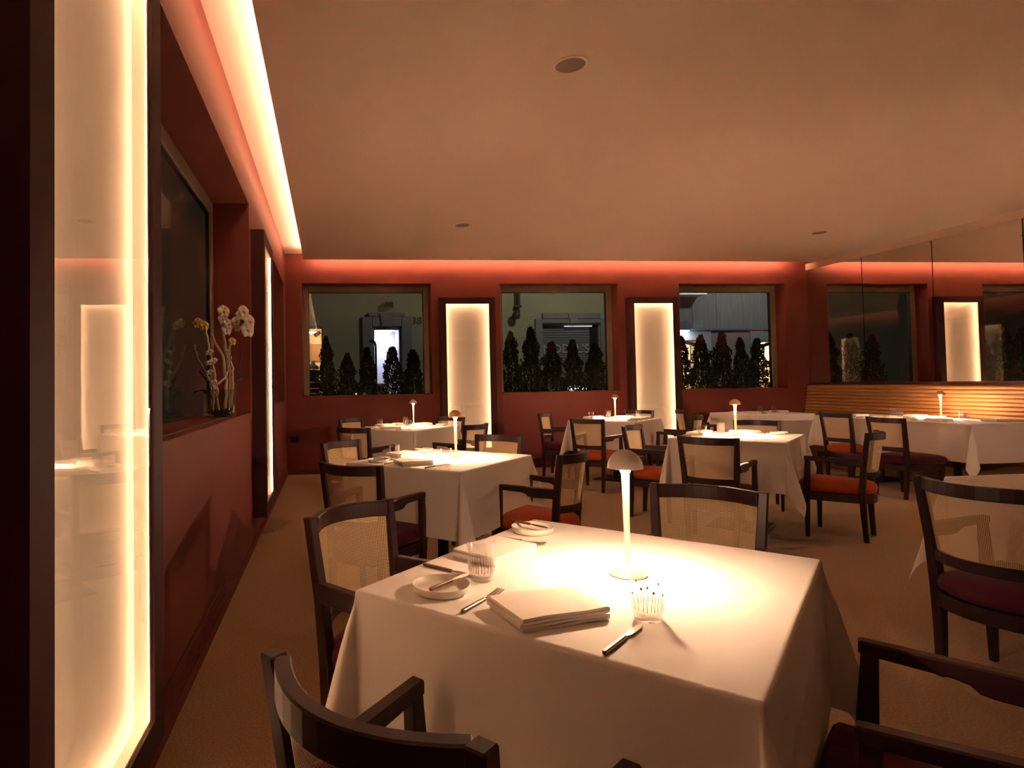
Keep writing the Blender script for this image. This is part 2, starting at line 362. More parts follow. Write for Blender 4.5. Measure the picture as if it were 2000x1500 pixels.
# banquette with horizontal channels
def banquette():
    e = empty('banquette', (XR, 6.2, 0)); tag(e, 'long tan banquette with ribbed back under the mirrors', 'bench')
    y0, y1 = -2.0, YB-6.2-0.015
    MB().box((-0.52, y0, 0), (-0.05, y1, 0.33)).obj('base', 'tan_base', e, bevel=0.004)
    MB().box((-0.555, y0, 0.33), (-0.05, y1, 0.36)).obj('seat_board', 'tan_base', e, bevel=0.004)
    c = MB(); rr = []
    for (x, z) in ((-0.545, 0.362), (-0.557, 0.38), (-0.557, 0.415), (-0.54, 0.436), (-0.30, 0.444), (-0.16, 0.44), (-0.16, 0.362)): rr.append((x, z))
    c.prism(rr, 1, y0, y1); c.obj('seat_cushion', 'seat_pattern', e, bevel=0.004)
    MB().prism([(-0.05, 0.36), (-0.155, 0.36), (-0.048, 1.085), (-0.035, 1.095), (-0.002, 1.095), (-0.002, 0.36)], 1, y0, y1).obj('back_board', 'tan_base', e)
    n = 14
    for k in range(n):
        t0, t1 = k/n, (k+1)/n; z0 = 0.445+(1.088-0.445)*t0; z1 = 0.445+(1.088-0.445)*t1
        def xb(z): return -0.155+(z-0.36)/(1.085-0.36)*0.107
        prof = []
        for j in range(7):
            a = math.pi*j/6; z = (z0+z1)/2 - math.cos(a)*(z1-z0)/2*0.97; prof.append((xb(z)-math.sin(a)**0.8*0.026, z))
        prof += [(xb(z1)+0.006, z1), (xb(z0)+0.006, z0)]
        MB().prism(prof, 1, y0, y1).obj('channel', 'banquette', e, smooth=True, auto=50)
banquette()

# ceiling loudspeakers
for (x, y), lb in (((1.314, 3.081), 'large round ceiling speaker nearest the viewer'), ((1.449, 6.325), 'small round ceiling speaker above the back left tables'), ((5.749, 6.494), 'round ceiling speaker at right near the mirrors')):
    e = empty('ceiling_speaker', (x, y, ZC)); tag(e, lb, 'speaker', 'ceiling speakers')
    MB().lathe([(0.078, 0.0), (0.078, -0.006), (0.082, -0.008), (0.094, -0.006), (0.096, 0.0)], 40, loop=True).obj('trim_ring', 'ceiling', e, smooth=True, auto=40)
    MB().lathe([(0.0005, -0.0005), (0.0785, -0.0005), (0.0785, -0.003), (0.0005, -0.004)], 40).obj('speaker_grille', 'speaker_grille', e)

# ------------------------------------------------------------------ chairs (local: facing +y)
def make_chair(arms, seatmat):
    e = empty('armchair' if arms else 'side_chair')
    def post(s):
        return MB().leg([(s*.152, -.175, 0, .028, .030), (s*.158, -.165, .20, .034, .036), (s*.163, -.162, .36, .040, .040), (s*.172, -.176, .55, .034, .036), (s*.186, -.208, .795, .030, .032)])
    for s in (-1, 1): post(s).obj('rear_leg', 'wood', e, bevel=.003)
    for s in (-1, 1):
        if arms: MB().leg([(s*.203, .172, 0, .024, .026), (s*.206, .17, .28, .034, .036), (s*.209, .168, .36, .034, .046), (s*.212, .155, .585, .030, .032)]).obj('front_leg', 'wood', e, bevel=.003)
        else: MB().leg([(s*.195, .192, 0, .024, .026), (s*.198, .19, .28, .034, .036), (s*.198, .19, .335, .036, .036)]).obj('front_leg', 'wood', e, bevel=.003)
    N = 12
    def arc(hw, y, bow, z0, z1): return [(hw*(2*i/N-1), y-bow*(1-(2*i/N-1)**2), z0, z1) for i in range(N+1)]
    MB().rail(arc(.172, -.202, .072, .742, .793), .026).obj('top_rail', 'wood', e, bevel=.003)
    MB().rail(arc(.153, -.172, .062, .462, .504), .024).obj('bottom_rail', 'wood', e, bevel=.003)
    # cane panel, curved like the rails, UVs in metres
    me = bpy.data.meshes.new('cane_panel'); vs = []; fs = []; uvs = []
    for j in range(7):
        t = j/6; z = .498+(.746-.498)*t; hw = .153+(.170-.153)*t; y = -.172-(.030)*t; bow = .062+.010*t
        for i in range(N+1):
            s = 2*i/N-1; vs.append((hw*s, y-bow*(1-s*s), z)); uvs.append((.17*s, z))
    for j in range(6):
        for i in range(N): fs.append((j*(N+1)+i, j*(N+1)+i+1, (j+1)*(N+1)+i+1, (j+1)*(N+1)+i))
    me.from_pydata(vs, [], fs); ul = me.uv_layers.new(name='UVMap')
    for l in me.loops: ul.data[l.index].uv = uvs[l.vertex_index]
    me.polygons.foreach_set('use_smooth', [True]*len(me.polygons)); me.materials.append(MATS['cane'])
    o = bpy.data.objects.new('cane_panel', me); COL.objects.link(o); o.parent = e
    # seat frame: trapezoid with bowed rear and front
    def outline(k, fy=.212, ry=-.176, fwd=.212, rwd=.166):
        pts = []
        for i in range(9): s = 2*i/8-1; pts.append(((fwd-k)*s, fy-k+.016*(1-s*s)))
        for i in range(9): s = 1-2*i/8; pts.append(((rwd-k)*s, ry+k-.050*(1-s*s)))
        return pts[::-1]
    MB().loft([[(x, y, .278) for x, y in outline(0)], [(x, y, .336) for x, y in outline(0)]]).obj('seat_frame', 'wood', e, bevel=.003)
    rings = []
    for k, z in ((.012, .338), (-.004, .350), (-.008, .375), (-.005, .398), (.008, .414), (.035, .425), (.08, .432), (.13, .435)):
        rings.append([(x, y, z) for x, y in outline(k, .222, -.170, .208 if arms else .212, .150)])
    MB().loft(rings).obj('seat_cushion', seatmat, e, smooth=True, auto=60)
    if arms:
        for s in (-1, 1):
            p = [(-.19, .604), (.176, .608), (.176, .578), (.02, .572), (-.005, .566), (-.02, .552), (-.05, .548), (-.17, .548)]
            m = MB(); wv = .033
            def xc(y): return s*(.178+(.213-.178)*(y+.19)/.366)
            m.loft([[(xc(y)-wv/2, y, z) for y, z in p], [(xc(y)+wv/2, y, z) for y, z in p]])
            m.obj('armrest', 'wood', e, bevel=.004)
    tag(e, 'x', 'chair', 'cane-back dining chairs')
    return e
PROTO = {('a', 'r'): make_chair(True, 'velvet_red'), ('a', 'p'): make_chair(True, 'velvet_plum'), ('s', 'r'): make_chair(False, 'velvet_red'), ('s', 'p'): make_chair(False, 'velvet_plum')}
CH = [  # type, seat, x, y, facing angle, label
 ('a','p', .215, 1.87, -46, 'dark cane-back armchair at the front table, on its far left side'),
 ('a','p', 1.262, 2.01, 225, 'dark cane-back armchair at the front table, on its far right side behind the white lamp'),
 ('a','p', .190, .955, 43, 'dark armchair in the bottom left foreground, curved top rail towards the viewer'),
 ('a','p', 1.165, 1.00, 136, 'dark armchair in the bottom right foreground, only arm and seat in view'),
 ('a','p', .235, 3.31, 51, 'armchair with its cane back to us at the second table by the left wall'),
 ('a','p', .234, 4.28, -44, 'cane-back chair on the far left side of the second table by the left wall'),
 ('a','r', 1.245, 3.53, 137, 'red-seated armchair in profile right of the second table by the left wall'),
 ('a','r', 1.175, 4.46, 229, 'cane-back chair on the far right side of the second table, before the glowing panel'),
 ('a','p', .363, 6.03, 50, 'armchair with its back to us at the table in the back left corner'),
 ('a','r', .403, 7.30, -48, 'cane-back chair on the far left side of the back left corner table'),
 ('a','p', 1.324, 6.10, 131, 'armchair in profile on the right side of the back left corner table'),
 ('a','p', 1.343, 7.18, 228, 'cane-back chair on the far side of the back left corner table by the window'),
 ('a','p', 2.960, 7.55, -41, 'dark-seated armchair against the red wall, left of the middle back table'),
 ('a','r', 2.961, 6.50, 39, 'red-seated armchair with its back to us at the middle back table'),
 ('a','r', 4.040, 6.72, 139, 'armchair in profile on the right side of the middle back table'),
 ('a','p', 4.110, 7.80, 230, 'cane-back chair behind the middle back table, before the glowing panel'),
 ('a','p', 2.815, 4.18, 42, 'dark-seated armchair with its back to us at the centre table'),
 ('a','r', 2.872, 5.10, -50, 'red-seated armchair on the left side of the centre table'),
 ('a','r', 3.870, 4.27, 128, 'red-seated armchair in profile standing clear, right of the centre table'),
 ('a','p', 4.020, 5.37, 230, 'cane-back chair on the far side of the centre table'),
 ('a','p', 5.000, 7.78, -22, 'dark cane-back chair left of the unlit corner table'),
 ('s','r', 6.020, 6.46, 6, 'armless red-seated chair at the banquette table, farther from us'),
 ('s','p', 5.730, 5.53, 3, 'armless plum-seated chair at the banquette table, nearer to us'),
 ('a','p', 2.615, 2.085, 6, 'large dark chair at the right edge with see-through cane back'),
]
seen = set()
for t, s, x, y, a, lb in CH:
    rz = R(a-90); P = PROTO[(t, s)]
    if (t, s) in seen: clone(P, (x, y, 0), rz, lb)
    else: P.location = (x, y, 0); P.rotation_euler = (0, 0, rz); P['label'] = lb; seen.add((t, s))

# ------------------------------------------------------------------ tables and cloths (local x = long axis)
ZT_TAB = 0.733
def make_table():
    e = empty('dining_table')
    MB().box((-.425, -.38, .700), (.425, .38, .7295)).obj('tabletop', 'black_metal', e, bevel=.004)
    MB().lathe([(.034, .012), (.034, .700)], 20).obj('column', 'black_metal', e, smooth=True, auto=40)
    MB().box((-.21, -.21, 0), (.21, .21, .012)).obj('base_plate', 'black_metal', e, bevel=.003)
    return tag(e, 'x', 'table', 'pedestal tables under white cloths')
def cloth_obj(name, hx, hy, L, seed, corner=0.26, drops=(1, 1, 1, 1)):
    rnd = random.Random(seed); vs = []; fs = []
    def prof(r):    # rounded edge: outward, down
        q = .010
        if r < q*1.57: a = r/q; return q*math.sin(a), q*(1-math.cos(a))
        return q, q + (r-q*1.57)
    rs = [0, .004, .008, .012, .0157, .03] + [.03+(L-.03)*k/9 for k in range(1, 10)]
    z0 = ZT_TAB
    def side_off(s, r, ph, amp): return .022*r + amp*r/L*math.sin(s*9+ph)*(.6+.4*math.sin(s*4.1+ph*2))
    # top
    n = 10; base = 0
    for j in range(n+1):
        for i in range(n+1):
            x = hx*(2*i/n-1); y = hy*(2*j/n-1); vs.append((x, y, z0))
    for j in range(n):
        for i in range(n): fs.append((j*(n+1)+i, j*(n+1)+i+1, (j+1)*(n+1)+i+1, (j+1)*(n+1)+i))
    def grid(P, nu, nv):
        b = len(vs)
        for j in range(nv+1):
            for i in range(nu+1): vs.append(P(i, j))
        for j in range(nv):
            for i in range(nu): fs.append((b+j*(nu+1)+i, b+j*(nu+1)+i+1, b+(j+1)*(nu+1)+i+1, b+(j+1)*(nu+1)+i))
    NS = 40
    for k in range(4):
        ax = [(Vector((1,0)), hx, hy), (Vector((0,1)), hy, hx), (Vector((-1,0)), hx, hy), (Vector((0,-1)), hy, hx)][k]
        nrm, dist, half = ax; tan = Vector((-nrm.y, nrm.x)); ph = rnd.uniform(0, 6.28); amp = .009; sk_ = drops[k]; ck_ = drops[(k+1) % 4]; cc_ = .70 if min(sk_, ck_) < 1 else 1
        def P(i, j):
            s = half*(2*i/NS-1); r = rs[j]*sk_; o, d = prof(r); ew = min(1, (half-abs(s))/.14)
            o += .022*r + (side_off(s, r, ph, amp)-.022*r)*ew
            p = nrm*(dist+o) + tan*s
            return (p.x, p.y, z0-d)
        grid(P, NS, len(rs)-1)
        # corner between this side and the next
        n2 = Vector((-nrm.y, nrm.x)); cpt = nrm*dist + tan*half
        D = (nrm+n2).normalized(); Tn = (n2-nrm).normalized(); NT = 28; sk = rnd.uniform(-.05, .05); cf = corner*rnd.uniform(.85, 1.1)
        def C(i, j):
            th = math.pi/2*i/NT; s = 2*i/NT-1; q_ = i/NT; rr = rs[j]*(sk_+(ck_-sk_)*q_)*(1+(cc_-1)*math.sin(2*th)**2)/max(math.cos(th), math.sin(th)); o, d = prof(rr); d2 = max(0, d-.010)
            fd = cf*(1-s*s)**1.3; ft = .125*math.sin(math.pi*s)*(1-.25*abs(s)) + sk*(1-s*s)
            g = min(1, rr/.10)
            dirv = (nrm*math.cos(th)+n2*math.sin(th))
            base2 = dirv*o + (nrm*math.cos(th)+n2*math.sin(th))*.022*rr*abs(s)
            h = D*fd*rr*g + Tn*ft*rr*g
            zz = d - (1-math.sqrt(max(.05, 1-(fd*g)**2-(ft*g)**2)))*d2
            p = cpt + base2 + h
            return (p.x, p.y, z0-zz)
        grid(C, NT, len(rs)-1)
    me = bpy.data.meshes.new(name); me.from_pydata(vs, [], fs)
    bm = bmesh.new(); bm.from_mesh(me); bmesh.ops.remove_doubles(bm, verts=bm.verts, dist=.0008); bmesh.ops.recalc_face_normals(bm, faces=bm.faces); bm.to_mesh(me); bm.free()
    me.polygons.foreach_set('use_smooth', [True]*len(me.polygons)); me.materials.append(MATS['cloth'])
    o = bpy.data.objects.new(name, me); COL.objects.link(o); return o
TABLES = {   # centre, angle of the long axis, half sizes, description
 'front': ((.655, 1.426), 44.5, (.440, .395), 'front table'),
 'second': ((.700, 3.76), 47, (.440, .395), 'second table by the left wall'),
 'backleft': ((.850, 6.62), 48, (.440, .395), 'table in the back left corner'),
 'backmid': ((3.50, 7.14), 42, (.440, .395), 'middle back table'),
 'centre': ((3.33, 4.66), 42.5, (.440, .395), 'centre table'),
 'corner': ((5.87, 7.73), 2, (.47, .38), 'unlit corner table'),
 'rightedge': ((3.285, 2.10), 0, (.440, .44), 'table cut by the right edge'),
 'off1': ((5.75, 3.35), 45, (.440, .395), 'unseen added table beyond the right edge'),  # added out of view to carry a fill lamp and bounce its light
}
tproto = None
for i, (k, (c, a, hs, d)) in enumerate(TABLES.items()):
    lb = 'black pedestal %s under a white cloth' % d
    if tproto is None: tproto = make_table(); t = tproto; t.location = (*c, 0); t.rotation_euler = (0, 0, R(a)); t['label'] = lb
    else: t = clone(tproto, (*c, 0), R(a), lb)
    o = cloth_obj('tablecloth', hs[0], hs[1], .375, 11+i); o.location = (*c, 0); o.rotation_euler = (0, 0, R(a))
    tag(o, 'white cloth hanging over the %s' % d, 'tablecloth', 'white tablecloths')
# banquette table: two pedestals under one long cloth
for y, d in ((5.62, 'near'), (6.52, 'far')):
    clone(tproto, (6.42, y, 0), R(90), 'black pedestal banquette table, %s half under the long cloth' % d)
o = cloth_obj('tablecloth', .925, .375, .375, 31, .25, (1, 1, 1, .745)); o.location = (6.42, 6.07, 0); o.rotation_euler = (0, 0, R(90))
tag(o, 'long white cloth over the joined tables along the banquette', 'tablecloth', 'white tablecloths')

# ------------------------------------------------------------------ table lamps
def make_lamp(m):
    e = empty('table_lamp')
    MB().lathe([(.0005, 0), (.040, 0), (.042, .002), (.042, .022), (.040, .024), (.0005, .024)], 40).obj('base', m, e, smooth=True, auto=40)
    MB().lathe([(.0068, .024), (.0068, .10), (.0095, .257)], 20).obj('stem', m, e, smooth=True, auto=40)
    prof = []
    for k in range(13):
        a = math.pi/2*k/12; prof.append((max(.0005, .041*math.cos(a)), .256+.045*math.sin(a)))
    for k in range(12, -1, -1):
        a = math.pi/2*k/12; prof.append((max(.0005, .0385*math.cos(a)), .2555+.0425*math.sin(a)))
    MB().lathe(prof, 40, loop=True).obj('shade', m, e, smooth=True, auto=50)
    MB().lathe([(.0098, .266), (.0098, .268), (.029, .268), (.029, .266)], 28, loop=True).obj('light_ring', 'lamp_led', e)
    MB().lathe([(.0098, .2465), (.0112, .2475), (.0112, .2575), (.0098, .2585)], 28, loop=True).obj('glow_collar', 'glow_collar_'+m, e)  # glowing collar added on the stem to throw light sideways
    d = bpy.data.lights.new('lamp_beam', 'AREA'); d.shape = 'DISK'; d.size = .054; d.energy = BEAM[m][0]; d.color = LAMPC; d.spread = R(BEAM[m][2])
    lo = bpy.data.objects.new('lamp_beam', d); COL.objects.link(lo); lo.parent = e; lo.location = (0, 0, .2645)
    return tag(e, 'x', 'lamp', 'mushroom table lamps')
LZ = ZT_TAB
lw = make_lamp('lamp_white'); lw.location = (.711, 1.405, LZ); lw['label'] = 'large white mushroom lamp on the front table'
clone(lw, (.925, 6.62, LZ), 0, 'small white mushroom lamp on the table in the back left corner')
lg = make_lamp('lamp_gold'); lg.location = (.795, 3.78, LZ); lg['label'] = 'gold mushroom lamp on the second table by the left wall'
clone(lg, (3.535, 7.20, LZ), 0, 'small gold mushroom lamp on the middle back table')
clone(lg, (3.345, 4.70, LZ), 0, 'gold mushroom lamp on the centre table')
for off, d in (('off1', 'unseen added table beyond the right edge'),): clone(lg, (*TABLES[off][0], LZ), 0, 'gold mushroom lamp on the ' + d)  # lamp added out of view to raise light on ceiling and carpet
clone(lg, (6.67, 5.99, LZ), 0, 'gold mushroom lamp on the banquette table before the mirrors')

# ------------------------------------------------------------------ place settings
def make_plate():
    e = empty('bread_plate')
    MB().lathe([(.0005, 0), (.055, 0), (.0615, .004), (.065, .017), (.0640, .019), (.0622, .017), (.0590, .0072), (.053, .0045), (.0005, .0040)], 48).obj('dish', 'porcelain', e, smooth=True, auto=50)
    return tag(e, 'x', 'plate', 'bread plates')
def bar(path, w, t):    # flat bar along x: (x, z), widths
    m = MB(); rings = []
    for (x, z), ww in zip(path, w): rings.append([(x, -ww/2, z-t/2), (x, ww/2, z-t/2), (x, ww/2, z+t/2), (x, -ww/2, z+t/2)])
    return m.loft(rings)
def make_knife(L=.165):
    e = empty('table_knife')
    bar([(0, .004), (.004, .004), (L*.55, .004)], [.006, .0085, .0072], .007).obj('handle', 'handle', e, bevel=.0015)
    bar([(L*.55, .004), (L*.60, .004), (L*.66, .004), (L*.9, .0035), (L, .003)], [.005, .006, .0125, .012, .003], .002).obj('blade', 'steel', e)
    return tag(e, 'x', 'knife', 'table knives')
def make_fork(L=.16):
    e = empty('fork')
    bar([(0, .004), (.004, .004), (L*.56, .004)], [.006, .0085, .0070], .007).obj('handle', 'handle', e, bevel=.0015)
    bar([(L*.56, .004), (L*.64, .004), (L*.70, .003), (L*.76, .003)], [.0055, .005, .016, .019], .0022).obj('neck', 'steel', e)
    for k in range(4):
        y = -.0078+.0052*k; m = MB(); rings = []
        for x, z in ((L*.75, .003), (L*.86, .0042), (L, .0075)):
            rings.append([(x, y-.0012, z-.001), (x, y+.0012, z-.001), (x, y+.0012, z+.001), (x, y-.0012, z+.001)])
        m.loft(rings).obj('tine', 'steel', e)
    return tag(e, 'x', 'fork', 'forks')
def make_napkin():
    e = empty('napkin')
    # sheet folded in layers: profile in x-z, extruded along y
    path = []; L = .093; t = .0062
    layers = [.003, .0095, .016, .0225]
    rows = []
    for k, z in enumerate(layers):
        xs = [-L, -L*.5, 0, L*.5, L] if k % 2 == 0 else [L, L*.5, 0, -L*.5, -L]
        rows.append([(x, z+.0012*math.sin(x*40+k)) for x in xs])
        if k < 3:
            x1 = xs[-1]; sg = 1 if x1 > 0 else -1; z2 = layers[k+1]
            rows.append([(x1+sg*.0042, (z+z2)/2-.002), (x1+sg*.0042, (z+z2)/2+.002)])
    pts = [p for r in rows for p in r]
    m = MB(); rings = []
    W = .068; h = .0027
    for i, (x, z) in enumerate(pts):
        a = pts[max(0, i-1)]; b = pts[min(len(pts)-1, i+1)]; d = Vector((b[0]-a[0], b[1]-a[1])).normalized(); n = Vector((-d.y, d.x))*h
        ys = [(-W), (-W*.33), (W*.33), W]
        rings.append([(x+n.x, y, z+n.y) for y in ys] + [(x-n.x, y, z-n.y) for y in reversed(ys)])
    m.loft(rings).obj('folded_cloth', 'napkin', e, smooth=True, auto=70)
    return tag(e, 'x', 'napkin', 'folded napkins')
def make_glass(deco):
    e = empty('tumbler')
    rb, rt, H = .0285, .0335, .092
    MB().lathe([(.0005, 0), (.024, 0), (rb-.001, .004), (rb, .012), (rt, H), (rt-.0012, H+.0006), (rt-.0022, H), (rb-.0015, .014), (.024, .0095), (.0005, .009)], 40).obj('glass_body', 'tumbler', e, smooth=True, auto=60)
    rnd = random.Random(5); m = MB()
    def rad(z): return rb+(rt-rb)*(z-.012)/(H-.012)+.0003
    n = 26
    for k in range(n):
        a = 2*math.pi*k/n + rnd.uniform(-.05, .05); z0 = .020+rnd.uniform(0, .003); z1 = rnd.uniform(.040, .058); w = .0007 if deco == 'drip_red' else .00045
        rings = []
        for z, ww, da in ((z0, w*1.5, 0), (z0+.012, w, .01), (z1, w*.6, rnd.uniform(-.08, .08))):
            r = rad(z); aa = a+da; da2 = ww/r
            rings.append([(r*math.cos(aa-da2), r*math.sin(aa-da2), z), (r*math.cos(aa+da2), r*math.sin(aa+da2), z), ((r+.0004)*math.cos(aa), (r+.0004)*math.sin(aa), z)])
        m.loft(rings)
    m.obj('painted_lines', deco, e)
    if deco == 'drip_grey':
        for k in range(9):
            a = 2*math.pi*k/9+.3; z = .050+.02*((k*37) % 10)/10; r = rad(z); c = Vector((r*math.cos(a), r*math.sin(a), z)); t = Vector((-math.sin(a), math.cos(a), 0)); m2 = MB(); n8 = 10
            rings = [[tuple(c+t*(.0022*q*math.cos(2*math.pi*j/n8))+Vector((0, 0, .0030*q*math.sin(2*math.pi*j/n8)))+Vector((math.cos(a), math.sin(a), 0))*o) for j in range(n8)] for q, o in ((1, 0), (.7, .0006))]
            m2.loft(rings).obj('painted_dot', 'dot_dark', e)
    return tag(e, 'x', 'glass', 'water tumblers')
KIT = dict(plate=make_plate(), knife=make_knife(), spreader=make_knife(.145), fork=make_fork(), napkin=make_napkin(), red=make_glass('drip_red'), grey=make_glass('drip_grey'))
KIT['spreader'].name = 'butter_knife'; KIT['spreader']['category'] = 'knife'; KIT['spreader']['group'] = 'butter knives'
used = set()
def put(kind, x, y, z, rz, label, tilt=0):
    p = KIT[kind]
    if kind in used: o = clone(p, (x, y, z), rz, label)
    else: o = p; used.add(kind); o.location = (x, y, z); o['label'] = label
    o.rotation_euler = (0, tilt, rz); return o
def setting(center, ang, side, desc, who, glass, full=True):
    """side 0: seat on the -x side facing +x; side 1: seat on the -y side... (table axes), sides 2 and 3 are their opposites"""
    cx, cy = center; A = R(ang); Ux = Vector((math.cos(A), math.sin(A))); Vx = Vector((math.sin(A), -math.cos(A)))
    sg = 1 if side < 2 else -1
    def W(u, v): p = Vector((cx, cy)) + (Ux*u + Vx*v)*sg; return p.x, p.y
    zt = ZT_TAB+.0008
    turn = 0 if sg > 0 else math.pi
    if side % 2 == 0:   # bread plate, fork, napkin, knife, glass along the -U side
        base = A + turn
        put('plate', *W(-.341, -.237), zt, 0, 'bread plate at the %s side of the %s' % (who, desc))
        put('spreader', *W(-.405, -.222), zt+.020, base-R(3), 'butter knife on the %s plate of the %s' % (who, desc))
        put('fork', *W(-.425, -.128), zt, base, 'fork at the %s side of the %s' % (who, desc))
        put('napkin', *W(-.322, .008), zt, base-R(32.6), 'folded white napkin at the %s side of the %s' % (who, desc))
        put('knife', *W(-.437, .166), zt, base-R(4), 'table knife at the %s side of the %s' % (who, desc))
        put(glass, *W(-.228, .176), zt, base, 'painted water tumbler at the %s side of the %s' % (who, desc))
    else:
        base = A - math.pi/2 + turn
        put('plate', *W(.273, -.319), zt, 0, 'bread plate at the %s side of the %s' % (who, desc))
        put('spreader', *W(.287, -.405), zt+.020, base-R(11), 'butter knife on the %s plate of the %s' % (who, desc))
        put('fork', *W(.137, -.378), zt, base+R(5), 'fork at the %s side of the %s' % (who, desc))
        put('napkin', *W(-.020, -.285), zt, base+R(84), 'folded white napkin at the %s side of the %s' % (who, desc))
        put('knife', *W(-.210, -.385), zt, base-R(2), 'table knife at the %s side of the %s' % (who, desc))
        put(glass, *W(-.220, -.206), zt, base, 'painted water tumbler at the %s side of the %s' % (who, desc))
def st(key, sides):
    c, a, hs, d = TABLES[key]
    for s, g in sides: setting(c, a, s, d, ['near left', 'far left', 'far right', 'near right'][s], g)
st('front', ((0, 'grey'), (1, 'red')))
st('second', ((0, 'red'), (1, 'grey')))
st('backleft', ((0, 'grey'), (1, 'red'), (2, 'grey')))
st('backmid', ((1, 'grey'), (2, 'red'), (3, 'grey')))
st('centre', ((1, 'grey'), (2, 'red')))
zt = ZT_TAB+.0008
for n, x, y, rz, lb in (
 ('grey', 5.95, 7.85, 0, 'tumbler on the unlit corner table, nearer the window'), ('red', 6.02, 7.66, 0, 'tumbler on the unlit corner table, nearer us'),
 ('napkin', 5.66, 7.62, 90, 'folded napkin at the left of the unlit corner table'), ('napkin', 6.16, 7.75, 90, 'folded napkin at the right of the unlit corner table'),
 ('knife', 5.78, 7.50, 90, 'table knife on the unlit corner table'), ('plate', 5.58, 7.86, 0, 'bread plate on the unlit corner table'),
 ('grey', 6.62, 6.50, 0, 'tumbler left of the gold lamp on the banquette table, nearer the mirrors'), ('red', 6.49, 6.30, 0, 'tumbler left of the gold lamp on the banquette table, nearer us'),
 ('red', 6.64, 5.74, 0, 'tumbler right of the gold lamp on the banquette table, nearer the mirrors'), ('grey', 6.55, 5.62, 0, 'tumbler right of the gold lamp on the banquette table, nearer us'),
 ('napkin', 6.66, 6.28, 10, 'folded napkin left of the gold lamp on the banquette table, by the mirrors'), ('napkin', 6.27, 5.66, 4, 'folded napkin in front of the gold lamp on the banquette table'),
 ('napkin', 6.66, 5.44, 8, 'folded napkin at the near end of the banquette table'), ('napkin', 6.26, 6.62, 6, 'folded napkin at the far end of the banquette table'),
 ('plate', 6.22, 5.92, 0, 'bread plate in front of the gold lamp on the banquette table'), ('plate', 6.66, 6.06, 0, 'bread plate behind the gold lamp on the banquette table'),
 ('plate', 6.22, 6.86, 0, 'bread plate at the far end of the banquette table'),
 ('knife', 6.10, 5.50, 0, 'table knife at the near edge of the banquette table'), ('fork', 6.10, 5.80, 0, 'fork at the front edge of the banquette table'),
 ('knife', 6.10, 6.46, 0, 'table knife at the far half of the banquette table'), ('fork', 6.10, 6.75, 0, 'fork at the far half of the banquette table'),
 ('spreader', 6.15, 5.93, 5, 'butter knife on the plate before the gold lamp on the banquette table')):
    put(n, x, y, zt+(.020 if n == 'spreader' else 0), R(rz), lb)

# ------------------------------------------------------------------ orchid arrangement on the left sill
VX, VY, VZ = XL-0.118, 3.95, ZS_L
VR = R(-52)
v = empty('glass_vase', (VX, VY, VZ)); tag(v, 'clear cylindrical glass vase of orchids on the left window sill', 'vase')
MB().lathe([(.0005, .006), (.098, .006), (.100, .175), (.102, .176), (.104, .175), (.104, 0), (.0005, 0)], 48).obj('glass_body', 'vase_glass', v, smooth=True, auto=60)
mm = MB(); rnd = random.Random(3)
for k in range(60):
    a = rnd.uniform(0, 6.28); r = .075*math.sqrt(rnd.random()); z = rnd.uniform(.012, .05); s = rnd.uniform(.006, .012); c = Vector((r*math.cos(a), r*math.sin(a), z))
    mm.loft([[tuple(c+Vector((q*s*math.cos(2*math.pi*j/6), q*s*math.sin(2*math.pi*j/6), dz*s))) for j in range(6)] for q, dz in ((.4, -.8), (1, 0), (.4, .8))])
po = mm.obj('pebbles', 'bark', v); po['kind'] = 'stuff'
BR = [  # frosted branches: paths relative to vase, (along wall y, away from wall x)
 ([(0,.0,.02),(.0,-.02,.18),(.01,-.05,.33),(.0,-.075,.46),(.01,-.10,.56)], .010, 'frosted white branch, the straight tall one at left of the orchid vase'),
 ([(.02,.03,.02),(.02,.04,.2),(.0,.02,.38),(-.01,-.02,.46),(-.01,-.045,.53)], .012, 'frosted white branch leaning left in the middle of the orchid vase'),
 ([(0,.07,.02),(.0,.075,.2),(.0,.06,.34),(.01,.04,.46),(.0,.02,.58),(.0,.01,.64)], .013, 'thick frosted white branch rising to the white orchids'),
 ([(.02,.08,.02),(.02,.085,.22),(.0,.09,.32),(.0,.07,.40),(.01,.075,.48)], .010, 'frosted white branch at the right side of the orchid vase'),
 ([(0,-.02,.12),(.02,-.05,.20),(.0,-.10,.28),(-.01,-.135,.36),(-.02,-.16,.45)], .009, 'frosted white branch reaching far left towards the window'),
 ([(.02,-.06,.03),(.03,-.055,.12),(.03,-.06,.18),(.02,-.09,.25),(.01,-.13,.32)], .008, 'short frosted white branch crossing low in the orchid vase'),
 ([(.03,-.04,.20),(.03,.0,.22),(.03,.04,.26),(.02,.06,.33),(.02,.055,.42)], .008, 'frosted white branch hooking up from the middle of the orchid vase'),
]
def smooth_path(p, n=18, jit=.004):
    P = [Vector(q) for q in p]; out = []
    for i in range(n+1):
        t = i/n*(len(P)-1); k = min(int(t), len(P)-2); f = t-k; a = P[max(k-1, 0)]; b = P[k]; c = P[k+1]; d = P[min(k+2, len(P)-1)]
        q = .5*((2*b)+(-a+c)*f+(2*a-5*b+4*c-d)*f*f+(-a+3*b-3*c+d)*f**3)
        out.append(q+Vector((rnd.uniform(-jit, jit), rnd.uniform(-jit, jit), 0)))
    return out
for p, r, lb in BR:
    pp = smooth_path(p, 18, .0055)
    o = MB().tube(pp, [r*(1-.35*i/18)*rnd.uniform(.88, 1.12) for i in range(19)], 8).obj('frosted_branch', 'branch_white', smooth=True); o.location = (VX, VY, VZ+.006); o.rotation_euler = (0, 0, VR)
    tag(o, lb, 'branch', 'frosted branches in the vase')
